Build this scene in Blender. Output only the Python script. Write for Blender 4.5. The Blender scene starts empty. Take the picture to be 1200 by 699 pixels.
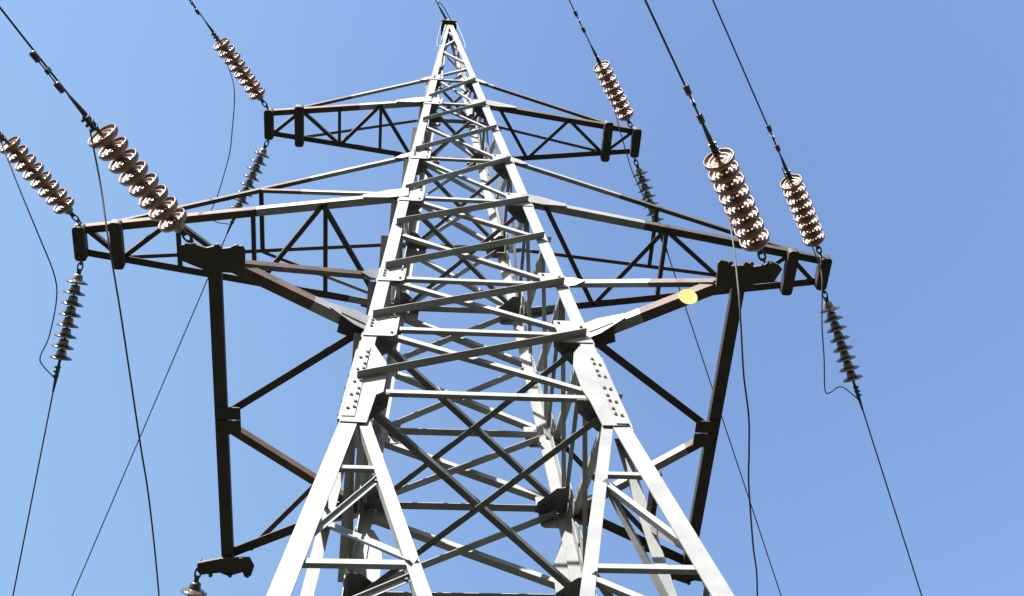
import bpy, math, random
from mathutils import Vector as V, Matrix, Euler
random.seed(7)
S = bpy.context.scene
C = S.collection

# ------------------------------------------------------------------ camera
cam = bpy.data.objects.new('camera', bpy.data.cameras.new('camera'))
C.objects.link(cam)
yaw, pitch, roll = 0.1942, 1.0905, -0.135
fwd = V((math.sin(yaw)*math.cos(pitch), math.cos(yaw)*math.cos(pitch), math.sin(pitch)))
rt0 = V((math.cos(yaw), -math.sin(yaw), 0)); up0 = rt0.cross(fwd)
rt = rt0*math.cos(roll) + up0*math.sin(roll)
up = -rt0*math.sin(roll) + up0*math.cos(roll)
m = Matrix((rt, up, -fwd)).transposed().to_4x4()
m.translation = V((-0.6213, -5.813, 1.6))
cam.matrix_world = m
cam.data.sensor_width = 36.0
cam.data.lens = 36.0*1379.48/1200.0
cam.data.clip_start = 0.05
cam.data.clip_end = 4000
S.camera = cam

# ------------------------------------------------------------------ world, sun, exposure
SUN_EL, SUN_AZ = 40.0, 210.0        # azimuth clockwise from +Y: the sun stands behind the camera, a little to its left
w = bpy.data.worlds.new('World'); S.world = w; w.use_nodes = True
nt = w.node_tree
bg = nt.nodes['Background']
sky = nt.nodes.new('ShaderNodeTexSky'); sky.sky_type = 'NISHITA'; sky.sun_disc = False
sky.sun_elevation = math.radians(SUN_EL); sky.sun_rotation = math.radians(SUN_AZ)
sky.altitude = 100; sky.air_density = 1.75; sky.dust_density = 1.0; sky.ozone_density = 1.5
hs = nt.nodes.new('ShaderNodeHueSaturation')
hs.inputs['Hue'].default_value = 0.514; hs.inputs['Saturation'].default_value = 1.16
nt.links.new(sky.outputs[0], hs.inputs['Color']); 
# thin summer haze, thicker low in the west
wtc = nt.nodes.new('ShaderNodeTexCoord')
dp = nt.nodes.new('ShaderNodeVectorMath'); dp.operation = 'DOT_PRODUCT'; dp.inputs[1].default_value = V((-.82, .36, .44)).normalized()
nt.links.new(wtc.outputs['Generated'], dp.inputs[0])
wn = nt.nodes.new('ShaderNodeTexNoise'); wn.inputs['Scale'].default_value = 2.2; wn.inputs['Detail'].default_value = 5
nt.links.new(wtc.outputs['Generated'], wn.inputs['Vector'])
mr = nt.nodes.new('ShaderNodeMapRange'); mr.interpolation_type = 'SMOOTHSTEP'
for i_, v_ in ((1, .25), (2, 1.08), (3, 0.0), (4, .64)): mr.inputs[i_].default_value = v_
nt.links.new(dp.outputs['Value'], mr.inputs[0])
wm = nt.nodes.new('ShaderNodeMath'); wm.operation = 'MULTIPLY_ADD'; wm.inputs[1].default_value = .10; 
nt.links.new(wn.outputs['Fac'], wm.inputs[0]); nt.links.new(mr.outputs[0], wm.inputs[2])
wx = nt.nodes.new('ShaderNodeMixRGB'); wx.inputs['Color2'].default_value = (1.62, 2.60, 3.85, 1)
nt.links.new(wm.outputs[0], wx.inputs['Fac']); nt.links.new(hs.outputs[0], wx.inputs['Color1'])
nt.links.new(wx.outputs[0], bg.inputs[0])
bg.inputs[1].default_value = 0.052
sun = bpy.data.objects.new('sun', bpy.data.lights.new('sun', 'SUN')); C.objects.link(sun)
sun.data.energy = 4.5; sun.data.angle = math.radians(0.53); sun.data.color = (1.0, 0.965, 0.91)
e, a = math.radians(SUN_EL), math.radians(SUN_AZ)
sdir = V((math.sin(a)*math.cos(e), math.cos(a)*math.cos(e), math.sin(e)))
sun.rotation_euler = sdir.to_track_quat('Z', 'Y').to_euler()
sun.location = sdir*60
S.view_settings.view_transform = 'Standard'; S.view_settings.look = 'None'
S.view_settings.exposure = 2.30; S.view_settings.gamma = 1.0
S.view_settings.use_curve_mapping = False
S.render.engine = 'CYCLES'

# ------------------------------------------------------------------ materials
def lin(*c): return (c[0], c[1], c[2], 1)
def mat(name, c1, c2, scale=3.0, rough=0.55, metallic=0.0, spots=None, spot_amt=0.62, coat=0.0, trans=0.0, bump=0.0, detail=6.0):
    mt = bpy.data.materials.new(name); mt.use_nodes = True
    t = mt.node_tree; b = t.nodes['Principled BSDF']
    tc = t.nodes.new('ShaderNodeTexCoord')
    n = t.nodes.new('ShaderNodeTexNoise'); n.inputs['Scale'].default_value = scale; n.inputs['Detail'].default_value = detail
    t.links.new(tc.outputs['Object'], n.inputs['Vector'])
    r = t.nodes.new('ShaderNodeValToRGB'); r.color_ramp.elements[0].position = .35; r.color_ramp.elements[1].position = .68
    r.color_ramp.elements[0].color = lin(*c1); r.color_ramp.elements[1].color = lin(*c2)
    t.links.new(n.outputs['Fac'], r.inputs['Fac'])
    out = r.outputs['Color']
    if spots:
        n2 = t.nodes.new('ShaderNodeTexNoise'); n2.inputs['Scale'].default_value = scale*2.3; n2.inputs['Detail'].default_value = 10
        n2.inputs['Roughness'].default_value = .7
        t.links.new(tc.outputs['Object'], n2.inputs['Vector'])
        r2 = t.nodes.new('ShaderNodeValToRGB'); r2.color_ramp.elements[0].position = spot_amt; r2.color_ramp.elements[1].position = spot_amt+.07
        t.links.new(n2.outputs['Fac'], r2.inputs['Fac'])
        mx = t.nodes.new('ShaderNodeMixRGB'); mx.inputs['Color2'].default_value = lin(*spots)
        t.links.new(r2.outputs['Color'], mx.inputs['Fac']); t.links.new(out, mx.inputs['Color1'])
        out = mx.outputs['Color']
    t.links.new(out, b.inputs['Base Color'])
    b.inputs['Roughness'].default_value = rough; b.inputs['Metallic'].default_value = metallic
    b.inputs['Coat Weight'].default_value = coat; b.inputs['Transmission Weight'].default_value = trans
    if bump:
        bp = t.nodes.new('ShaderNodeBump'); bp.inputs['Strength'].default_value = bump; bp.inputs['Distance'].default_value = .004
        n3 = t.nodes.new('ShaderNodeTexNoise'); n3.inputs['Scale'].default_value = scale*9; n3.inputs['Detail'].default_value = 6
        t.links.new(tc.outputs['Object'], n3.inputs['Vector']); t.links.new(n3.outputs['Fac'], bp.inputs['Height'])
        t.links.new(bp.outputs['Normal'], b.inputs['Normal'])
    return mt
M_SIL = mat('aluminium_paint', (.115, .117, .118), (.172, .173, .171), 3.2, .55, 0, (.10, .075, .055), .655, bump=.25)
M_MID = mat('shaded_silver_steel', (.050, .051, .050), (.090, .090, .087), 3.2, .6, 0, (.07, .05, .035), .62, bump=.3)  # silver steel of diaphragms and corner plates, with shade darkened into the colour
M_RUST = mat('weathered_rust_steel', (.027, .016, .011), (.066, .037, .024), 4.0, .75, 0, (.11, .06, .04), .60, bump=.5)
M_DARK = mat('dark_primer_steel', (.015, .0105, .0085), (.029, .019, .014), 5.0, .7, 0, (.05, .028, .02), .66, bump=.4)
M_BOLT = mat('bolt_steel', (.02, .018, .016), (.05, .04, .032), 20, .55, .3)
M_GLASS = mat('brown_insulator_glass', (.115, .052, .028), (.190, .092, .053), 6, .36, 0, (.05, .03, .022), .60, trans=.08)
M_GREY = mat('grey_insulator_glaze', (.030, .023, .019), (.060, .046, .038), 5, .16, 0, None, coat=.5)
M_CAP = mat('insulator_cap_metal', (.09, .082, .075), (.18, .165, .15), 14, .45, .25)
M_WIRE = mat('dull_wire', (.016, .016, .019), (.030, .030, .034), 9, .75, 0)
M_CLAMP = mat('clamp_metal', (.018, .018, .018), (.045, .042, .04), 14, .5, .4)
M_YEL = mat('yellow_enamel', (.42, .35, .11), (.50, .43, .16), 9, .4)
M_CONC = mat('concrete', (.20, .19, .175), (.28, .265, .245), 5, .9, bump=.6)
M_PALE = mat('pale_bonding_cable', (.11, .11, .115), (.16, .16, .165), 9, .5)

# ------------------------------------------------------------------ mesh helper
class MB:
    def __init__(s): s.v = []; s.f = []; s.m = []; s.sm = []
    def add(s, vs, fs, mi=0, smooth=False):
        o = len(s.v); s.v += [V(x) for x in vs]
        for f in fs: s.f.append([i+o for i in f]); s.m.append(mi); s.sm.append(smooth)
    def prism(s, poly, n, th, mi=0):
        # a flat plate: poly extruded by th along n
        n = V(n).normalized(); k = len(poly); p = [V(q) for q in poly]
        nn = V((0, 0, 0))
        for i in range(k): nn += p[i].cross(p[(i+1) % k])
        if nn.dot(n) < 0: p.reverse()
        vs = p + [q+n*th for q in p]
        fs = [list(range(k))[::-1], list(range(k, 2*k))] + [[i, (i+1) % k, k+(i+1) % k, k+i] for i in range(k)]
        s.add(vs, fs, mi)
    def loft(s, rings, mi=0, smooth=True, caps=True):
        k = len(rings[0]); vs = [q for r in rings for q in r]; fs = []
        for j in range(len(rings)-1):
            for i in range(k):
                fs.append([j*k+i, j*k+(i+1) % k, (j+1)*k+(i+1) % k, (j+1)*k+i])
        if caps: fs.append(list(range(k))[::-1]); fs.append([(len(rings)-1)*k+i for i in range(k)])
        s.add(vs, fs, mi, smooth)
    def tube(s, pts, r, n=8, mi=0):
        pts = [V(q) for q in pts]; rings = []
        rr = r if isinstance(r, (list, tuple)) else [r]*len(pts)
        d0 = (pts[1]-pts[0]).normalized(); ref = V((0, 0, 1)) if abs(d0.z) < .9 else V((1, 0, 0))
        u = d0.cross(ref).normalized()
        for i, q in enumerate(pts):
            d = (pts[min(i+1, len(pts)-1)]-pts[max(i-1, 0)]).normalized()
            u = (u - d*u.dot(d)).normalized(); v = d.cross(u)
            rings.append([q+(u*math.cos(2*math.pi*k/n)+v*math.sin(2*math.pi*k/n))*rr[i] for k in range(n)])
        s.loft(rings, mi)
    def lathe(s, prof, n=24, mi=0):
        # prof: (radius, distance along +X)
        rings = [[V((x, r*math.cos(2*math.pi*k/n), r*math.sin(2*math.pi*k/n))) for k in range(n)] for r, x in prof]
        s.loft(rings, mi)
    def box(s, c, hx, hy, hz, mi=0):
        c = V(c); hx, hy, hz = V(hx), V(hy), V(hz)
        vs = [c+hx*a+hy*b+hz*d for d in (-1, 1) for a, b in ((-1, -1), (1, -1), (1, 1), (-1, 1))]
        s.add(vs, [[3, 2, 1, 0], [4, 5, 6, 7], [0, 1, 5, 4], [1, 2, 6, 5], [2, 3, 7, 6], [3, 0, 4, 7]], mi)
    def angle(s, p0, p1, e1, e2, w1, w2, t=.007, cuts=None):
        # rolled steel angle: corner line p0-p1, one flange towards e1, the other towards e2
        p0, p1 = V(p0), V(p1); d = (p1-p0).normalized()
        e1 = V(e1); e1 = (e1-d*e1.dot(d)).normalized()
        e2 = V(e2); e2 = e2-d*e2.dot(d); e2 = (e2-e1*e2.dot(e1)).normalized()
        pr = [(0, 0), (w1, 0), (w1, t), (t, t), (t, w2), (0, w2)]
        if d.dot(e1.cross(e2)) < 0: pr.reverse()
        ring = lambda f: [p0.lerp(p1, f)+e1*a+e2*b for a, b in pr]
        cuts = cuts or [(1.0, 0)]; f0 = 0.0
        for j, (f1, mi) in enumerate(cuts):
            A, B = ring(f0), ring(f1)
            fs = [[i, (i+1) % 6, 6+(i+1) % 6, 6+i] for i in range(6)]
            if j == 0: fs.append([5, 4, 3, 2, 1, 0])
            if j == len(cuts)-1: fs.append([6, 7, 8, 9, 10, 11])
            s.add(A+B, fs, mi); f0 = f1
    def bolt(s, c, n, r=.015, h=.014, mi=1):
        c = V(c); n = V(n).normalized(); u = n.orthogonal().normalized(); v = n.cross(u)
        a0 = random.random()
        rg = lambda rr, hh: [c+n*hh+(u*math.cos(a0+k*math.pi/3)+v*math.sin(a0+k*math.pi/3))*rr for k in range(6)]
        s.loft([rg(r, -.002), rg(r, h)], mi, False)
    def build(s, name, mats, parent=None, origin=None):
        me = bpy.data.meshes.new(name)
        o = V(origin) if origin is not None else V((0, 0, 0))
        me.from_pydata([q-o for q in s.v], [], s.f)
        for mt in (mats if isinstance(mats, (list, tuple)) else [mats]): me.materials.append(mt)
        me.polygons.foreach_set('material_index', s.m); me.polygons.foreach_set('use_smooth', s.sm)
        me.update()
        ob = bpy.data.objects.new(name, me); C.objects.link(ob); ob.location = o
        if parent: ob.parent = parent
        return ob
def tag(o, label=None, cat=None, group=None, kind=None):
    if label: o['label'] = label
    if cat: o['category'] = cat
    if group: o['group'] = group
    if kind: o['kind'] = kind
    return o
def empty(name, loc=(0, 0, 0)):
    o = bpy.data.objects.new(name, None); o.location = loc; o.empty_display_size = .2; C.objects.link(o); return o
SM = [M_SIL, M_BOLT, M_RUST]
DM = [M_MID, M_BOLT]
AM = [M_SIL, M_BOLT, M_RUST, M_DARK]

# ------------------------------------------------------------------ ground
gm = bpy.data.materials.new('meadow_soil'); gm.use_nodes = True
t = gm.node_tree; b = t.nodes['Principled BSDF']; b.inputs['Roughness'].default_value = .95
tc = t.nodes.new('ShaderNodeTexCoord')
n1 = t.nodes.new('ShaderNodeTexNoise'); n1.inputs['Scale'].default_value = .35; n1.inputs['Detail'].default_value = 12
n2 = t.nodes.new('ShaderNodeTexNoise'); n2.inputs['Scale'].default_value = 14; n2.inputs['Detail'].default_value = 8
t.links.new(tc.outputs['Object'], n1.inputs['Vector']); t.links.new(tc.outputs['Object'], n2.inputs['Vector'])
r1 = t.nodes.new('ShaderNodeValToRGB')
for (p, c) in ((.3, (.014, .022, .007, 1)), (.7, (.036, .033, .016, 1))):
    r1.color_ramp.elements[0 if p < .5 else 1].position = p; r1.color_ramp.elements[0 if p < .5 else 1].color = c
mx = t.nodes.new('ShaderNodeMixRGB'); mx.blend_type = 'MULTIPLY'; mx.inputs['Fac'].default_value = .6
t.links.new(n1.outputs['Fac'], r1.inputs['Fac']); t.links.new(r1.outputs['Color'], mx.inputs['Color1'])
t.links.new(n2.outputs['Fac'], mx.inputs['Color2']); t.links.new(mx.outputs['Color'], b.inputs['Base Color'])
g = MB(); N = 40; R = 900.0
vs = []; fs = []
for i in range(N+1):
    for j in range(N+1):
        x = (i/N*2-1); y = (j/N*2-1); x = math.copysign(abs(x)**2.2, x)*R; y = math.copysign(abs(y)**2.2, y)*R
        d = math.hypot(x, y)
        vs.append((x, y, 0 if d < 12 else (random.random()-.5)*min(.02*(d-12), 2.0)))
for i in range(N):
    for j in range(N): fs.append([i*(N+1)+j, (i+1)*(N+1)+j, (i+1)*(N+1)+j+1, i*(N+1)+j+1])
g.add(vs, fs, 0, True)
tag(g.build('ground', gm), 'rough meadow ground under the lattice tower', 'ground', kind='structure')

# ------------------------------------------------------------------ tower dimensions
zP, ztT, zT, ztM, zM, ztB, zB, zC, zK = 24.41, 19.82, 18.33, 15.56, 14.005, 11.624, 10.5, 9.351, 8.858
def half(z):                         # distance of the corner of a leg from the axis
    h = .932-.0638*(z-10.5) if z >= zK else .932-.0638*(zK-10.5)-.1194*(z-zK)
    return h+.03
tower = tag(empty('lattice_tower'), 'tall silver painted steel lattice power pylon with dark rusty crossarms', 'pylon')

# faces: 0 front (towards the camera), 1 right, 2 rear, 3 left
def FR(k):                           # horizontal direction and outward normal of a face
    aa = k*math.pi/2; c, s_ = round(math.cos(aa)), round(math.sin(aa))
    return V((c, s_, 0)), V((s_, -c, 0))
def fp(k, u, z, off=0.0):            # a point of face k: u across, z up, off outwards
    U, Nn = FR(k); return U*u + Nn*(half(z)+off) + V((0, 0, z))

WL = .118                            # leg flange
def legw(z): return .092 if z > ztT-.2 else (.108 if z > ztM else (.118 if z > zK else .130))
legs = []
for k in range(4):                   # leg k stands at the left end of face k
    U, Nn = FR(k)
    mb = MB()
    cor = lambda z: fp(k, -half(z), z)
    zs = [0.25, zK, ztM+.02, ztT+.02, zP]
    for z0, z1 in zip(zs[:-1], zs[1:]):
        ww = legw((z0+z1)/2)
        mb.angle(cor(z0), cor(z1), U, -Nn, ww, ww, .011)
    lg = mb.build('leg', SM, tower, cor(0)); legs.append(lg)
    lg_loc = cor(0)

def child(mb, name, mats, parent):
    ob = mb.build(name, mats)
    if parent.type == 'MESH' or parent.location.length > 0:
        ob.parent = parent; ob.matrix_parent_inverse = Matrix.Translation(-parent.location)
    else: ob.parent = parent
    return ob

# gusset plates: polygons in the plane of each face at each corner of each level, with their bolts
def gusset(k, side, z, du0, du1, dz0, dz1, bolts=True, cham=.03):
    # side -1: left leg of the face, +1: right leg
    mb = MB(); U, Nn = FR(k)
    off = .0035
    q = lambda du, dz: fp(k, side*(half(z+dz)-du), z+dz, off)
    poly = [q(du0, dz0), q(du1-cham, dz0), q(du1, dz0+cham), q(du1, dz1-cham*.4), q(du1-cham*.4, dz1), q(du0, dz1)]
    nn = (poly[1]-poly[0]).cross(poly[-1]-poly[0]); nn = nn if nn.dot(Nn) > 0 else -nn
    mb.prism(poly, nn, .008, 0)
    if bolts:
        for dz in (-.06, 0.0, .06):
            mb.bolt(fp(k, side*(half(z+dz)-.055), z+dz, off+.008), Nn, .014)
        mb.bolt(q(du1-.04, dz0+.06)+Nn*.008, Nn, .012); mb.bolt(q(du1-.04, dz1-.06)+Nn*.008, Nn, .012)
    lg = legs[k] if side < 0 else legs[(k+1) % 4]
    return child(mb, 'gusset_plate', SM, lg)
for k in range(4):
    for sd in (-1, 1):
        gusset(k, sd, ztT, .006, .19, -.16, .14)
        gusset(k, sd, zT, .006, .26, -.21, .17)
        gusset(k, sd, ztM, .006, .25, -.18, .15)
        gusset(k, sd, zM, .006, .27, -.24, .18)
        gusset(k, sd, ztB, .006, .25, -.17, .16)
        gusset(k, sd, zB, .006, .28, -.24, .19)
        # large plate at the splice below the lower crossarm
        mb = MB(); U, Nn = FR(k)
        q = lambda u, z: fp(k, sd*(half(z)-u), z, .0035)
        big = [(.006, 8.80), (.20, 8.79), (.22, 9.22), (.27, 9.27), (.27, 9.45), (.25, 9.75), (.12, 10.08), (.006, 10.08)] if sd < 0 else \
              [(.006, 8.86), (.21, 8.85), (.23, 9.22), (.26, 9.42), (.255, 9.82), (.21, 10.05), (.14, 10.18), (.006, 10.18)]
        poly = [q(u, z) for u, z in big]
        nn = (poly[1]-poly[0]).cross(poly[3]-poly[0]); nn = nn if nn.dot(Nn) > 0 else -nn
        mb.prism(poly, nn, .008, 0)
        lg = legs[k] if sd < 0 else legs[(k+1) % 4]
        child(mb, 'gusset_plate', SM, lg)
        # bolted splice strap over the joint of the leg
        mb = MB()
        q2 = lambda u, z, o=.0125: fp(k, sd*(half(z)-u), z, o)
        poly = [q2(.008, 8.87), (q2(.100, 8.87)), q2(.094, 10.02), q2(.008, 10.02)]
        mb.prism(poly, Nn, .010, 0)
        for i in range(10):
            z = 8.98+i*.104
            if i == 5: continue
            for uu in (.038, .082):
                if (i+(uu > .05)) % 2 == 0: mb.bolt(q2(uu, z, .0225), Nn, .0125, .014)
                elif uu > .05: mb.bolt(q2(uu, z+.02, .0225), Nn, .0125, .014)
        child(mb, 'splice_plate', SM, lg)

# ------------------------------------------------------------------ face lacing
def brace(k, u0, z0, u1, z1, wdt, outside, name, off=0.0, top=False, w2=None):
    """steel angle laid on face k. outside: bolted on the outer side with its free flange pointing out at the lower edge;
    otherwise bolted on the inner side with the free flange pointing in."""
    U, Nn = FR(k); mb = MB()
    o = (.0135 if outside else -.0135)+off
    p0, p1 = fp(k, u0, z0, o), fp(k, u1, z1, o)
    d = (p1-p0).normalized(); e1 = V((0, 0, 1)); e1 = (e1-d*e1.dot(d))
    e1 = e1-Nn*e1.dot(Nn); e1.normalize()
    p0 = p0-e1*wdt*.5; p1 = p1-e1*wdt*.5
    if top: p0 = p0+e1*wdt; p1 = p1+e1*wdt; e1 = -e1
    mb.angle(p0, p1, e1, Nn if outside else -Nn, wdt, w2 or wdt, .006)
    for pp, s_ in ((p0, 1), (p1, -1)):
        if outside: mb.bolt(pp+d*s_*.05+e1*wdt*.55+Nn*.006, Nn, .012)
    return child(mb, name, SM, tower)
panels = [(ztT, zT), (zT, 17.03), (17.03, ztM), (ztM, zM), (zM, 12.85), (12.85, ztB), (ztB, zB), (zB, zC)]
for k in range(4):
    for hi, lo in panels:
        wdt = .052 if lo > 17 else (.062 if lo > 13.5 else .074)
        wi = wdt*.66
        gap = (hi-lo)
        ht, hb = half(hi), half(lo)
        top = .10 if gap > .8 else .06
        # outer brace rises to the right, inner brace falls to the right
        brace(k, -(hb-.045), lo+.13, hb*0+(ht-.045), hi-.08, wdt*.72, True, 'diagonal_brace', w2=wdt)
        brace(k, -(ht-.13), hi-.10, (hb-.16), lo+.06, wi, False, 'diagonal_brace', off=-.004, w2=wdt*1.08 if k == 2 else wdt*.58)
    for z, wdt in ((ztT, .042), (zT, .045), (ztM, .045), (zM, .048), (ztB, .05), (zB, .05), (zC, .05)):
        h = half(z); dz = -.03 if z != zC else -.02
        brace(k, -(h-.14), z+dz, h-.14, z+dz, wdt*.95, False, 'horizontal_strut', off=-.0015, w2=wdt*1.55 if k == 2 else wdt*.8)
    # zigzag of the peak
    nodes = [(-1, ztT+.15), (1, 20.72), (1, 21.05), (-1, 22.0), (-1, 22.25), (1, 23.1), (1, 23.3), (-1, 23.85)]
    for (s0, z0), (s1, z1) in zip(nodes[0::2], nodes[1::2]):
        brace(k, s0*(half(z0)-.04), z0, s1*(half(z1)-.04), z1, .04, False, 'diagonal_brace')
    # lower body: two diagonals leaning in from the splice, short struts and sub-diagonals
    zv = 4.75
    for sd in (-1, 1):
        brace(k, sd*.905, 8.90, sd*.06, zv, .085, False, 'lower_diagonal')
        ud = lambda z: .905-(8.90-z)*(.905-.06)/(8.90-zv)
        for z, wq in ((8.17, .036), (7.04, .040), (6.2, .040)):
            brace(k, sd*(half(z)-.10), z, sd*(ud(z)+.03), z, wq, False, 'short_strut')
        for z0, z1 in ((8.07, 7.30), (6.93, 6.35)):
            brace(k, sd*(ud(z0)+.02), z0, sd*(half(z1)-.08), z1, .042, sd < 0, 'sub_diagonal', off=-.006 if sd > 0 else -.062, top=sd < 0, w2=.03 if sd < 0 else None)
        brace(k, sd*.08, zv-.05, sd*(half(.6)-.08), .6, .08, False, 'lower_diagonal', off=.002)
        for z0, z1 in ((3.6, 3.0), (2.2, 1.6)):
            brace(k, sd*(half(z0)-.1), z0, sd*(.08+(zv-z1)*(half(.6)-.16)/(zv-.6)), z1, .05, False, 'sub_diagonal')
    brace(k, -(half(zv)-.1), zv, half(zv)-.1, zv, .07, False, 'horizontal_strut')
    # struts between the diagonals of neighbouring faces
    U, Nn = FR(k); U2, N2 = FR((k+1) % 4)
    for za, zb2 in ((8.05, 7.02), (6.95, 6.2)):
        mb = MB(); a0 = fp(k, ud(za), za, -.02); b0 = fp((k+1) % 4, -ud(zb2), zb2, -.02)
        mb.angle(a0, b0, V((0, 0, 1)), (U-Nn), .05, .05, .006)
        child(mb, 'inner_strut', SM, tower)

# ------------------------------------------------------------------ horizontal diaphragms and their corner plates
for z, wdt in ((ztT, .04), (zT, .045), (ztM, .045), (zM, .05), (zB, .055), (zC, .055)):
    h = half(z)-.14
    for i, (x0, y0) in enumerate(((-h, -h), (h, -h))):
        mb = MB(); zz = z-.075-.06*i
        d = V((-x0, -y0, 0)).normalized(); sdv = V((-d.y, d.x, 0))
        mb.angle(V((x0, y0, zz))-sdv*wdt/2, V((-x0, -y0, zz))-sdv*wdt/2, sdv, V((0, 0, 1)), wdt, wdt, .006)
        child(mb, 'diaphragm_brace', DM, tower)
    for sx in (-1, 1):
        for sy in (-1, 1):
            h0 = half(z)-.013; s_ = (.30 if z > zC+.1 else .29)*(h0/.95)**.5
            mb = MB(); zz = z-.066
            P = [(h0, h0), (h0-s_, h0), (h0-s_*.95, h0-s_*.38), (h0-s_*.38, h0-s_*.95), (h0, h0-s_)]
            mb.prism([V((sx*x, sy*y, zz)) for x, y in P], V((0, 0, 1)), .008, 0)
            mb.bolt(V((sx*(h0-s_*.5), sy*(h0-s_*.5), zz)), V((0, 0, -1)), .013); mb.bolt(V((sx*(h0-s_*.75), sy*(h0-s_*.3), zz)), V((0, 0, -1)), .013)
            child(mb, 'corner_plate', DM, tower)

# peak cap and footings
mb = MB(); h = half(zP)+.075
mb.box((0, 0, zP+.03), (h, 0, 0), (0, h, 0), (0, 0, .03), 3)
mb.loft([[V((r*math.cos(i*math.pi/4), r*math.sin(i*math.pi/4), zP+zz)) for i in range(8)] for r, zz in ((h*1.0, .06), (h*.92, .20), (h*.5, .30))], 3, False)
child(mb, 'peak_cap', AM, tower)
mb = MB(); hp = half(zP-.7)-.02
mb.prism([V((-hp, hp*.2, zP-.72)), V((hp, hp*.2, zP-.72)), V((half(zP), hp*.2, zP-.02)), V((-half(zP), hp*.2, zP-.02))], V((0, 1, 0)), .012, 3)
child(mb, 'peak_plate', AM, tower)
for k in range(4):
    c = fp(k, -half(0), 0); mb = MB()
    rr = lambda s_, z: [V((c.x+x*s_, c.y+y*s_, z)) for x, y in ((-1, -1), (1, -1), (1, 1), (-1, 1))]
    mb.loft([rr(.45, -.4), rr(.42, .12), rr(.30, .24), rr(.28, .26)], 0, False)
    child(mb, 'footing', M_CONC, tower)

# ------------------------------------------------------------------ crossarms
def arm_member(mb, p0, p1, e1, e2, w, cuts, t=.007): mb.angle(p0, p1, e1, e2, w, w, t, cuts)
UPV = V((0, 0, 1))
def sub(parent, name, p0, p1, w, mi=2, e1=None, e2=None, cuts=None):
    mb = MB(); p0, p1 = V(p0), V(p1); d = (p1-p0).normalized()
    if e1 is None:
        e1 = V((-d.y, d.x, 0)) if abs(d.z) < .9 else V((0, 1, 0)); e2 = UPV if abs(d.z) < .9 else V((1, 0, 0))
        e1 = e1.normalized()
    mb.angle(p0-V(e1)*w/2, p1-V(e1)*w/2, e1, e2, w, w, .006, cuts or [(1.0, mi)])
    return child(mb, name, AM, parent)
def rounded_plate(mb, c, d, L, wd, th, mi=3, nx=None):
    # horizontal stadium-shaped plate, long axis d
    c = V(c); d = V(d).normalized(); s_ = V((-d.y, d.x, 0)); r = wd*.3; P = []
    for (sx, sy, a0) in ((1, 1, 0), (-1, 1, 90), (-1, -1, 180), (1, -1, 270)):
        for i in range(4):
            aa = math.radians(a0+i*30); P.append(c+d*(sx*(L/2-r)+r*math.cos(aa))+s_*(sy*(wd/2-r)+r*math.sin(aa)))
    mb.prism(P, UPV, th, mi)
def chord(parent_mb, A, B, inward, w, cuts):
    parent_mb.angle(A, B, UPV, inward, w, w, .008, cuts)
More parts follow.
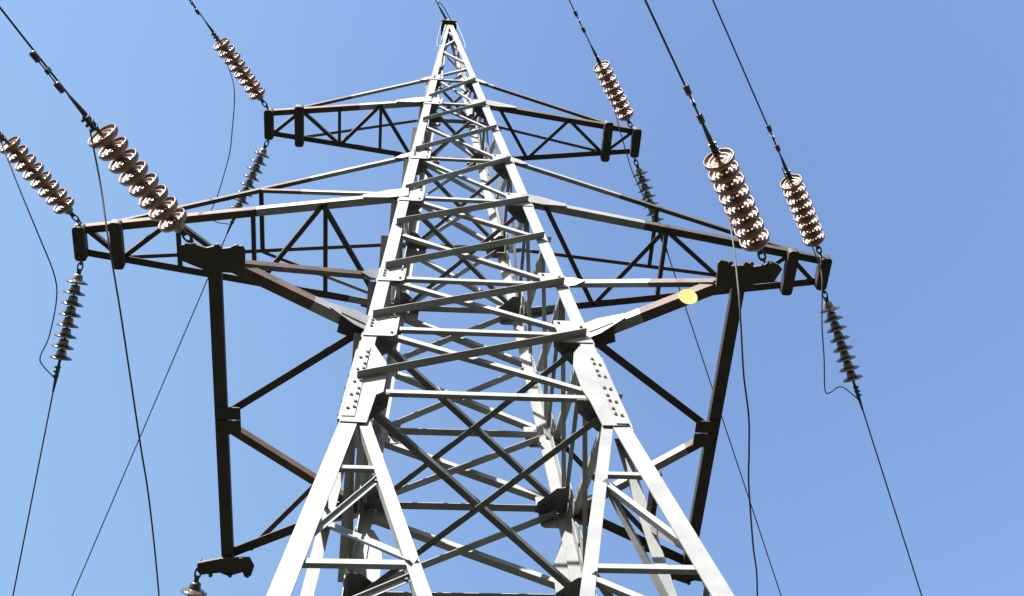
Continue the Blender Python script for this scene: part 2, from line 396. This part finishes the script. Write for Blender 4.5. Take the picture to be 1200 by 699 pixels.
def slim_arm(sx, z, zt, tip, inner, dtip, dinn, zig, struts, w, paint, tiepaint, label):
    """a crossarm tapering to its tip: two chords in a horizontal plane, lacing, two ties up to the legs, two end plates.
    built for the left (sx = -1); the right one is the same arm turned by half a turn."""
    rot = (lambda p: V(p)) if sx < 0 else (lambda p: V((-p[0], -p[1], p[2])))
    h = half(z)
    hx = h
    def cy(x):                       # half depth of the arm at distance x from the axis
        return h+(dtip-h)*(x-hx)/(tip-hx)
    mb = MB()
    for s_ in (-1, 1):
        A = rot((-hx-.005, s_*h, z-.03)); B = rot((-tip, s_*dtip, z-.03))
        front = (s_ < 0) if sx < 0 else (s_ > 0)
        cuts = [(paint, 0), (1.0, 2 if sx < 0 else 3)] if front else [(paint*.35, 0), (1.0, 3)]
        chord(mb, A, B, rot((0, -s_, 0)), w, cuts)
        # tapering root plate that ties the chord to the leg
        d = (B-A).normalized(); nrm = rot((0, s_, 0))
        P = [A-d*.10+UPV*-.09, A-d*.10+UPV*.13, A+d*.12+UPV*.13, A+d*.42+UPV*.06, A+d*.42+UPV*-.005, A+d*.12+UPV*-.09]
        mb.prism([q+nrm*.014 for q in P], nrm, .008, 0)
    arm = mb.build('crossarm', AM, tower)
    if label: arm['label'] = label
    zb = z-.036
    for (x0, s0), (x1, s1) in zip(zig[:-1], zig[1:]):
        d = .05
        p0 = V((-x0, s0*(cy(x0)-.03), zb)); p1 = V((-x1, s1*(cy(x1)-.03), zb))
        sub(arm, 'lacing_brace', rot(p0), rot(p1), w*.62, 3)
    for x in struts:
        sub(arm, 'cross_strut', rot((-x, -cy(x)+.01, zb-.004)), rot((-x, cy(x)-.01, zb-.004)), w*.55, 3)
    ht = half(zt)
    for s_ in (-1, 1):
        p0 = V((-ht-.02, s_*(ht-.02), zt)); p1 = V((-inner, s_*(cy(inner)), z+.03))
        front = (s_ < 0) if sx < 0 else (s_ > 0)
        r0, r1 = rot(p0), rot(p1)
        mbt = MB(); mbt.angle(r0, r1, UPV, rot((0, -s_, 0)), w*.56, w*.56, .006, [(tiepaint, 0), (1.0, 2 if sx < 0 else 3)] if front else [(.1, 0), (1.0, 3)])
        # small root plate
        d = (r1-r0).normalized(); nrm = rot((0, s_, 0))
        mbt.prism([q+nrm*.006 for q in (r0-d*.10-UPV*.06, r0-d*.10+UPV*.09, r0+d*.10+UPV*.08, r0+d*.2+UPV*.02, r0+d*.1-UPV*.05)], nrm, .007, 0)
        child(mbt, 'tie_rod', AM, arm)
    mbp = MB(); rounded_plate(mbp, rot((-tip, 0, z-.12)), (0, 1, 0), 2*dtip+.07, .13, .12)
    for s_ in (-1, 1): mbp.bolt(rot((-tip, s_*dtip*.8, z-.12)), (0, 0, -1), .022, .02)
    child(mbp, 'end_plate', AM, arm)
    mbp = MB(); rounded_plate(mbp, rot((-inner, 0, z-.13)), (0, 1, 0), 2*dinn+.12, .13, .10)
    for s_ in (-1, 1): mbp.bolt(rot((-inner, s_*(dinn+.01), z-.13)), (0, 0, -1), .022, .02)
    child(mbp, 'hanger_plate', AM, arm)
    return arm, rot, cy
zigM = [(4.22, -.9), (3.86, .9), (3.27, -1), (2.34, 1), (1.60, -1), (.92, 1)]
zigT = [(2.66, .9), (2.25, -1), (1.69, 1), (1.11, -1), (.64, 1)]
aML, rML, cML = slim_arm(-1, zM, ztM, 4.30, 3.89, .175, .23, zigM, (3.22, 2.38, 1.57), .088, .45, .36, None)
aMR, rMR, cMR = slim_arm(1, zM, ztM, 4.30, 3.89, .175, .23, zigM, (2.36,), .088, .38, .40, None)
aTL, rTL, cTL = slim_arm(-1, zT, ztT, 2.72, 2.28, .19, .25, zigT, (1.70, 1.10), .080, .42, .62, None)
aTR, rTR, cTR = slim_arm(1, zT, ztT, 2.72, 2.28, .19, .25, zigT, (), .080, .10, .12, None)
aML['label'] = 'long left arm, rusty brown with a silver root'; aMR['label'] = 'long right arm, dark with a silver root'
aTL['label'] = 'short top left arm with a tan front chord'; aTR['label'] = 'short top right arm, dark all over'
# cross pieces between the two ties of the long arms, and stays back to the legs
for arm, sx in ((aML, -1), (aMR, 1)):
    f = .535; ht = half(ztM)
    tx = ht+.02+(3.89-ht-.02)*f; ty = (ht-.02)+(cML(3.89)-ht+.02)*f; tz = ztM+(zM+.03-ztM)*f
    sub(arm, 'tie_strut', (sx*tx, -ty, tz), (sx*tx, ty, tz), .05, 3)
    if sx < 0:
        for s_ in (-1, 1):
            sub(arm, 'tie_stay', (sx*tx, s_*ty, tz), (sx*(half(zM)+.02), s_*(half(zM)-.03), zM+.08), .042, 2, UPV, V((0, -s_, 0)), [(.3, 2), (1.0, 0)])

# lower crossarms: a wide frame in plan with a long end beam along the line
def wide_arm(sx, fplate, rplate):
    h = half(zB); mb = MB()
    X, Yt = 2.20, 1.60
    for s_ in (-1, 1):
        A = V((sx*(h+.005), s_*h, zB-.03)); B = V((sx*(X-.06), s_*(Yt-.04), zB-.03))
        d = (B-A).normalized(); inw = V((0, -s_, 0))
        front = s_ < 0
        cuts = [(.36, 0), (1.0, 2)] if front else [(.25, 0), (1.0, 3)]
        chord(mb, A, B, inw, .098, cuts)
        nrm = V((d.y*sx*-s_*-1, -d.x*sx*-s_*-1, 0)); nrm = V((-d.y, d.x, 0)); nrm = nrm if nrm.y*s_ > 0 else -nrm
        P = [A-d*.10-UPV*.10, A-d*.10+UPV*.16, A+d*.10+UPV*.16, A+d*.34+UPV*.07, A+d*.34-UPV*.005, A+d*.10-UPV*.10]
        mb.prism([q+nrm*.012 for q in P], nrm, .008, 0)
        # horizontal connection plate under the chord root
        P = [V((sx*(h+.0), s_*(h-.16), zB-.045)), V((sx*(h+.0), s_*(h+.03), zB-.045)), V((sx*(h+.20), s_*(h+.13), zB-.045)), V((sx*(h+.24), s_*(h-.06), zB-.045))]
        mb.prism(P, V((0, 0, -1)), .008, 3)
    # end beam: a channel, web down
    mb.box((sx*X, 0, zB-.065), (.054, 0, 0), (0, Yt+.02, 0), (0, 0, .006), 3)
    for q in (-1, 1): mb.box((sx*(X+q*.049), 0, zB-.031), (.005, 0, 0), (0, Yt+.02, 0), (0, 0, .0275), 3)
    arm = mb.build('crossarm', AM, tower)
    for name, poly in (('front_plate', fplate), ('rear_plate', rplate)):
        mb = MB(); mb.prism([V((x, y, zB-.112)) for x, y in poly], UPV, .022, 3)
        cx = sum(q[0] for q in poly)/len(poly); cyy = sum(q[1] for q in poly)/len(poly)
        sg = -1 if cyy < 0 else 1
        for dx in (-.16, .02, .18): mb.bolt(V((cx+dx, cyy+sg*.06, zB-.112)), (0, 0, -1), .02, .02)
        child(mb, 'anchor_plate', AM, arm)
    # middle plate and struts back to the legs
    mb = MB()
    for s_, (ya, yb) in ((-1, (-.13, -.005)), (1, (.005, .15))):
        mb.prism([V((sx*(X+.05), ya, zB-.085)), V((sx*(X+.05), yb, zB-.085)), V((sx*(X-.17), yb, zB-.085)), V((sx*(X-.17), ya, zB-.085))], UPV, .012, 3)
    mb.bolt(V((sx*(X+.03), .08, zB-.085)), (0, 0, -1), .016); mb.bolt(V((sx*(X+.03), .12, zB-.085)), (0, 0, -1), .016)
    child(mb, 'beam_plate', AM, arm)
    sub(arm, 'beam_strut', (sx*(X-.10), -.075, zB-.05), (sx*(h+.03), -(h-.05), zB-.052), .07, 3, None if False else V((0, -1, 0)), UPV)
    mbs = MB(); A = V((sx*(X-.10), .09, zB-.06)); B = V((sx*(h+.10), h-.10, zB-.06))
    mbs.angle(A, B, UPV, V((0, 1, 0)), .075, .075, .007, [(.12, 2), (1.0, 0 if sx > 0 else 2)])
    child(mbs, 'beam_strut', AM, arm)
    # ties from the legs above
    ht = half(ztB)
    for s_ in (-1, 1):
        r0 = V((sx*(ht+.01), s_*(ht-.02), ztB)); r1 = V((sx*(X-.22), s_*(Yt-.10), zB-.02))
        mbt = MB(); pc = .12 if s_ > 0 else (.58 if sx > 0 else .10)
        mbt.angle(r0, r1, UPV, V((0, -s_, 0)), .055, .055, .006, [(pc, 0), (1.0, 2 if s_ < 0 else 3)])
        d = (r1-r0).normalized(); nrm = V((-d.y, d.x, 0)).normalized(); nrm = nrm if nrm.y*s_ > 0 else -nrm
        mbt.prism([q+nrm*.006 for q in (r0-d*.10-UPV*.09, r0-d*.10+UPV*.10, r0+d*.10+UPV*.10, r0+d*.25+UPV*.03, r0+d*.1-UPV*.07)], nrm, .008, 0)
        child(mbt, 'tie_rod', AM, arm)
    return arm
FL = [(-2.45, -1.68), (-2.44, -1.69), (-2.35, -1.70), (-2.25, -1.67), (-2.15, -1.70), (-2.12, -1.67), (-2.06, -1.68), (-2.03, -1.70), (-1.96, -1.70), (-1.94, -1.66), (-1.95, -1.45), (-2.25, -1.46), (-2.46, -1.55)]
FRR = [(1.97, -1.72), (1.99, -1.75), (2.05, -1.74), (2.09, -1.70), (2.19, -1.71), (2.20, -1.74), (2.26, -1.73), (2.28, -1.70), (2.37, -1.72), (2.41, -1.76), (2.49, -1.73), (2.53, -1.69), (2.48, -1.57), (2.27, -1.53), (2.18, -1.50), (1.99, -1.50)]
RL = [(-2.47, 1.58), (-2.25, 1.52), (-1.99, 1.51), (-1.95, 1.61), (-1.98, 1.72), (-2.04, 1.74), (-2.06, 1.68), (-2.19, 1.73), (-2.27, 1.69), (-2.45, 1.72), (-2.48, 1.67)]
RRR = [(-x, y) for x, y in RL][::-1]
aBL = wide_arm(-1, FL, RL); aBR = wide_arm(1, FRR, RRR)
aBL['label'] = 'low wide left arm with a long dark end beam'; aBR['label'] = 'low wide right arm with a long dark end beam'
sub(aBR, 'cross_strut', (1.77, .48, zB-.055), (1.77, 1.40, zB-.055), .06, 3)

# ------------------------------------------------------------------ insulator strings
def direction(az, sl):
    aa = math.radians(az); return V((math.sin(aa), math.cos(aa), sl)).normalized()
F = direction(-148.5, -.17)
STR = {   # attachment point, direction
 'LBf': ((-2.355, -1.640, 10.47), F), 'RBf': ((2.407, -1.690, 10.47), F), 'LMf': ((-4.281, -.198, 13.985), F), 'RMf': ((4.261, -.192, 13.985), F),
 'LTf': ((-2.727, -.209, 18.30), F), 'RTf': ((2.661, -.182, 18.30), F),
 'LBr': ((-2.46, 1.64, 10.48), direction(-11.5, -.5)), 'RBr': ((2.46, 1.665, 10.47), direction(23, -.5)),
 'LMr': ((-4.31, .21, 13.985), direction(-11, -.5)), 'RMr': ((4.35, .21, 13.985), direction(23, -.5)),
 'LTr': ((-2.722, .21, 18.30), direction(-23.5, -.5)), 'RTr': ((2.73, .235, 18.30), direction(24, -.5))}
SL = {
 'LBf': 'big brown insulator string at the front of the low left arm, nearest of all',
 'RBf': 'brown insulator string at the front of the low right arm, over the dark plate',
 'LMf': 'insulator string running off the left photo edge from the long left arm tip',
 'RMf': 'brown insulator string rising from the tip of the long right arm',
 'LTf': 'insulator string rising from the tip of the short top left arm',
 'RTf': 'insulator string rising from the tip of the short top right arm',
 'LBr': 'dark insulator string below the rear plate of the low left arm',
 'RBr': 'dark insulator string below the rear plate of the low right arm',
 'LMr': 'grey insulator string drooping down from the tip of the long left arm',
 'RMr': 'grey insulator string drooping down from the tip of the long right arm',
 'LTr': 'insulator string drooping from the top left arm, partly behind the long arm',
 'RTr': 'insulator string drooping from the top right arm, partly behind the long arm'}
ND, SP, X0 = 8, .125, .205
def lathe_mesh(name, profs, mats, n=28):
    mb = MB()
    for mi, pr in profs: mb.lathe(pr, n, mi)
    me_ob = mb.build(name, mats); me = me_ob.data; bpy.data.objects.remove(me_ob); return me
SHELL = lathe_mesh('disc', [(0, [(.030, .044), (.056, .045), (.082, .047), (.104, .054), (.119, .068), (.1275, .088), (.1280, .104), (.125, .113), (.120, .113), (.114, .098), (.104, .084),
    (.096, .088), (.088, .099), (.080, .098), (.072, .082), (.062, .080), (.052, .094), (.042, .094), (.034, .080), (.030, .076)])], [M_GLASS])
FLAT = lathe_mesh('disc_flat', [(0, [(.030, .047), (.056, .049), (.075, .056), (.098, .064), (.118, .076), (.1265, .086), (.1270, .091), (.122, .094), (.112, .088), (.104, .086),
    (.098, .098), (.090, .099), (.084, .086), (.076, .086), (.070, .098), (.062, .098), (.056, .084), (.044, .096), (.034, .092), (.030, .080)])], [M_GREY])
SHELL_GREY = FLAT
CAPM = lathe_mesh('metal_cap', [(0, [(.014, -.014), (.040, -.010), (.050, .002), (.053, .030), (.058, .048), (.058, .052), (.030, .054)]),
    (0, [(.0115, .050), (.0115, .108), (.016, .112), (.016, .124)])], [M_CAP], 16)
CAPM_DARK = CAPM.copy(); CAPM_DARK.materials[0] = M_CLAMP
def clamp_mesh():
    mb = MB(); x = X0+ND*SP
    mb.tube([(x-.02, 0, 0), (x+.05, 0, 0)], .016, 8)
    mb.tube([(x+.03, 0, 0), (x+.07, 0, 0), (x+.20, 0, 0), (x+.36, 0, 0)], [.016, .024, .020, .011], 10)
    mb.box((x+.12, 0, -.028), (.065, 0, 0), (0, .013, 0), (0, 0, .022))
    for i in range(3):
        xx = x+.065+i*.05
        mb.tube([(xx, .022, .024), (xx, .022, -.066)], .006, 6); mb.tube([(xx, -.022, .024), (xx, -.022, -.066)], .006, 6)
        mb.box((xx, 0, -.056), (.010, 0, 0), (0, .031, 0), (0, 0, .007))
    o = mb.build('tension_clamp', M_CLAMP); me = o.data; bpy.data.objects.remove(o); return me
def link_mesh():
    mb = MB()
    def ring(cx, ax, r=.036, L=.02):
        pts = []
        for i in range(13):
            t = i/12*2*math.pi; q = V((cx+(r+L)*math.cos(t), 0, r*math.sin(t)*.75)) if ax else V((cx+(r+L)*math.cos(t), r*math.sin(t)*.75, 0))
            pts.append(q)
        mb.tube(pts, .0095, 6)
    ring(.03, True); ring(.105, False)
    mb.box((.16, 0, 0), (.03, 0, 0), (0, .022, 0), (0, 0, .012))
    o = mb.build('shackle', M_CLAMP); me = o.data; bpy.data.objects.remove(o); return me
CLM, LKM = clamp_mesh(), link_mesh()
def mk(name, me, parent, x=0.0, rx=0.0):
    o = bpy.data.objects.new(name, me); C.objects.link(o); o.parent = parent; o.location = (x, 0, 0); o.rotation_euler = (rx, 0, 0); return o
for key, (A, d) in STR.items():
    st = empty('insulator_string', A); st.rotation_euler = d.to_track_quat('X', 'Z').to_euler()
    tag(st, SL[key], 'insulator', 'insulator strings on the crossarms')
    mk('shackle', LKM, st)
    for i in range(ND):
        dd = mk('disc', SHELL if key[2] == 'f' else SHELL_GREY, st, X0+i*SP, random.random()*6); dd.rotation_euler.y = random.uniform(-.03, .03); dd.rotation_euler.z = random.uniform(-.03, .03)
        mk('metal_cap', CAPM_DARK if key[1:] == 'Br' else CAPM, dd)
    mk('tension_clamp', CLM, st)

# ------------------------------------------------------------------ conductors
CEND = X0+ND*SP+.34
def span(p0, az, s0, kk, L, n=60):
    aa = math.radians(az); hd = V((math.sin(aa), math.cos(aa), 0)); pts = []
    for i in range(n+1):
        t = L*(i/n)**1.6; pts.append(p0+hd*t+V((0, 0, s0*t+kk*t*t)))
    return pts
def damper(parent, pts, dist):
    # a vibration damper clamped under the wire: two weights on a short cable
    acc = 0
    for a0, b0 in zip(pts[:-1], pts[1:]):
        L = (b0-a0).length
        if acc+L >= dist: break
        acc += L
    c = a0.lerp(b0, (dist-acc)/L); d = (b0-a0).normalized(); dn = V((0, 0, -1)); dn = (dn-d*dn.dot(d)).normalized(); sd = d.cross(dn)
    mb = MB(); mb.box(c+dn*.022, d*.018, sd*.012, dn*.034)
    mb.tube([c+dn*.052-d*.14, c+dn*.048, c+dn*.052+d*.14], .006, 6)
    for q in (-1, 1):
        cc = c+dn*.05+d*q*.135; mb.tube([cc-d*.045, cc-d*.04, cc+d*.036, cc+d*.042], [.014, .023, .025, .016], 10)
    child(mb, 'vibration_damper', M_CLAMP, parent)
def wire(name, pts, r, label, cat, group, dampers=()):
    mb = MB(); mb.tube(pts, r, 8); o = mb.build(name, M_WIRE, None, pts[0])
    tag(o, label, cat, group)
    for dd in dampers: damper(o, pts, dd)
    return o
WL_ = {
 'LBf': ('wire with a damper running to the top left corner from the nearest insulator string', -148.5, -.10, .0006, (.25,)),
 'RBf': ('wire with a damper rising to the top edge from the low right arm', -148.0, -.10, .0006, (.21,)),
 'LMf': ('wire leaving past the left edge beyond the long left arm insulator string', -148.5, -.10, .0006, (.8,)),
 'RMf': ('rightmost rising wire with a damper, from the long right arm string', -147.8, -.10, .0006, (.30,)),
 'LTf': ('wire rising to the top edge from the top left arm string', -148.5, -.14, .0006, (.33,)),
 'RTf': ('wire with a damper rising to the top edge from the top right arm string', -149.0, -.10, .0006, (.43,)),
 'LBr': ('wire leaving below the frame from the low left rear string', -11.5, -.42, .0012, ()),
 'RBr': ('wire leaving below the frame from the low right rear string', 23, -.42, .0012, ()),
 'LMr': ('thin wire falling down the left edge from the long left arm rear string', -10.6, -.42, .0012, ()),
 'RMr': ('thin wire falling to the lower right from the long right arm rear string', 23.0, -.42, .0012, ()),
 'LTr': ('thin wire slanting down left behind the dark end beam from the top arm string', -22.9, -.44, .0012, ()),
 'RTr': ('thin wire slanting down right behind the right end beam from the top arm string', 23.2, -.44, .0012, ())}
for key, (lab, az, s0, kk, dmp) in WL_.items():
    A, d = STR[key]; p0 = V(A)+d*CEND
    Lh = 120 if key[2] == 'f' else 30
    if key[2] == 'r' and key[1] == 'B': Lh = 20
    wire('conductor_wire', span(p0, az, s0, kk, Lh), .0085, lab, 'wire', 'conductor wires of the power line', dmp)

def smooth_curve(P, n=6):
    P = [V(q) for q in P]; out = []
    for i in range(len(P)-1):
        a0 = P[max(i-1, 0)]; b0 = P[i]; c0 = P[i+1]; d0 = P[min(i+2, len(P)-1)]
        for j in range(n):
            t = j/n
            out.append(.5*((2*b0)+(c0-a0)*t+(2*a0-5*b0+4*c0-d0)*t*t+(3*b0-a0-3*c0+d0)*t**3))
    out.append(P[-1]); return out
JP = {
'LM':[(-5.00,-1.37,13.77),(-4.67,-0.97,13.25),(-4.40,-0.57,12.89),(-4.26,-0.18,12.80),(-4.26,0.12,12.80),(-4.43,0.66,12.94),(-4.60,1.00,13.10),(-4.62,1.16,13.18),(-4.55,1.47,13.37)],
'LB':[(-3.06,-2.70,10.29),(-2.93,-2.36,9.98),(-2.80,-2.06,9.59),(-2.69,-1.67,9.32),(-2.62,-1.22,9.17),(-2.57,-0.63,9.11),(-2.54,-0.07,9.12),(-2.58,1.06,9.34),(-2.73,2.93,9.86)],
'RB':[(1.68,-2.86,10.29),(1.91,-2.46,10.62),(1.98,-2.25,10.55),(1.99,-2.12,10.32),(1.96,-2.05,10.00),(1.91,-1.88,9.50),(1.92,-1.65,9.30),(1.96,-1.35,9.18),(2.04,-1.02,9.12),(2.09,-0.71,9.10),(2.14,-0.40,9.10),(2.30,0.24,9.17),(2.50,0.93,9.34),(2.92,2.84,9.86)],
'RT':[(1.94,-1.36,18.09),(2.20,-0.76,17.54),(2.28,-0.51,17.31),(2.38,-0.25,17.18),(2.49,0.02,17.13),(2.63,0.27,17.12),(2.86,0.70,17.22),(3.15,1.26,17.52),(3.25,1.41,17.69)],
'LT':[(-3.45,-1.39,18.09),(-3.14,-0.94,17.58),(-3.06,-0.69,17.33),(-3.08,-0.28,17.17),(-3.12,0.05,17.12),(-3.23,0.44,17.14),(-3.35,0.80,17.24),(-3.44,1.00,17.33),(-3.47,1.15,17.41),(-3.39,1.27,17.51),(-3.23,1.37,17.69)],
'RM':[(3.52,-1.35,13.80),(3.73,-1.00,13.95),(3.86,-0.73,13.85),(3.95,-0.53,13.60),(3.98,-0.37,13.20),(3.97,-0.18,13.00),(3.99,0.15,12.85),(4.08,0.53,12.82),(4.21,1.00,12.90),(4.30,1.06,12.95),(4.49,1.07,13.10),(4.88,1.43,13.37)]}
JL = {'LM': 'slack jumper loop hanging left of the tip of the long left arm',
 'LB': 'long jumper wire curving down past the left end beam from the nearest string',
 'RB': 'jumper wire hanging down beside the right end beam',
 'RT': 'jumper wire under the tip of the top right arm',
 'LT': 'jumper wire curving down below the tip of the top left arm',
 'RM': 'slack hooked jumper loop under the tip of the long right arm'}
for key, P in JP.items():
    wire('jumper_wire', smooth_curve(P), .0072, JL[key], 'wire', 'jumper loops under the crossarms')

# ground wire and its fittings on the peak
p0 = V((0, -.02, zP+.26)); d = direction(-148.5, -.09)
wire('ground_wire', [V((0, 0, zP+.22)), p0+d*.12, p0+d*.5]+span(p0+d*.9, -148.5, -.09, .0006, 110), .0075, 'overhead ground wire leaving the very top of the pylon', 'wire', None, (2.4,))
mb = MB(); mb.tube([p0+d*.05, p0+d*.12, p0+d*.34, p0+d*.42], [.012, .024, .018, .009], 8); mb.tube([V((0, 0, zP+.20)), V((0, 0, zP+.31))], .022, 8)
mb.tube(smooth_curve([p0+d*.40, p0+d*.52+V((.05, 0, -.06)), p0+d*.40+V((.10, 0, -.12)), V((.06, -.08, zP+.16))]), .008, 6)
child(mb, 'ground_wire_clamp', M_CLAMP, tower)
for s_, lab in ((1, 'pale bonding cable looping down the right side of the pylon top'), (-1, 'pale bonding cable looping down the left side of the pylon top')):
    P = [(s_*.03, -.03, zP+.33), (s_*.09, -.07, zP+.22), (s_*.135, -.12, zP-.05), (s_*.175, -.15, zP-.6), (s_*.22, -.19, zP-1.3), (s_*.25, -.225, zP-1.95), (s_*.245, -.235, zP-2.3)]
    mb = MB(); mb.tube(smooth_curve(P), .006, 6); o = mb.build('bonding_cable', M_PALE, None, P[0]); tag(o, lab, 'cable')

# round yellow plate hanging from the front chord of the low right arm
mb = MB(); c = V((1.742, -1.425, 10.325)); nn = V((.05, -.9, -.42)).normalized(); u = V((1, 0, 0)); u = (u-nn*u.dot(nn)).normalized(); v = nn.cross(u); v = v if v.z > 0 else -v
P = [c+u*.082*math.cos(i*math.pi/14)+v*.082*math.sin(i*math.pi/14) for i in range(28)]
mb.prism(P, nn, .006, 0)
o = mb.build('marker_plate', [M_YEL, M_CLAMP], None, c)
tag(o, 'blank round yellow plate hung on the front chord of the low right arm', 'marker')
mb = MB(); mb.tube([c+v*.07-nn*.004, c+v*.10, V((1.742, -1.372, 10.475)), V((1.742, -1.368, 10.56))], .004, 6)
child(mb, 'hanging_wire', M_CLAMP, o)
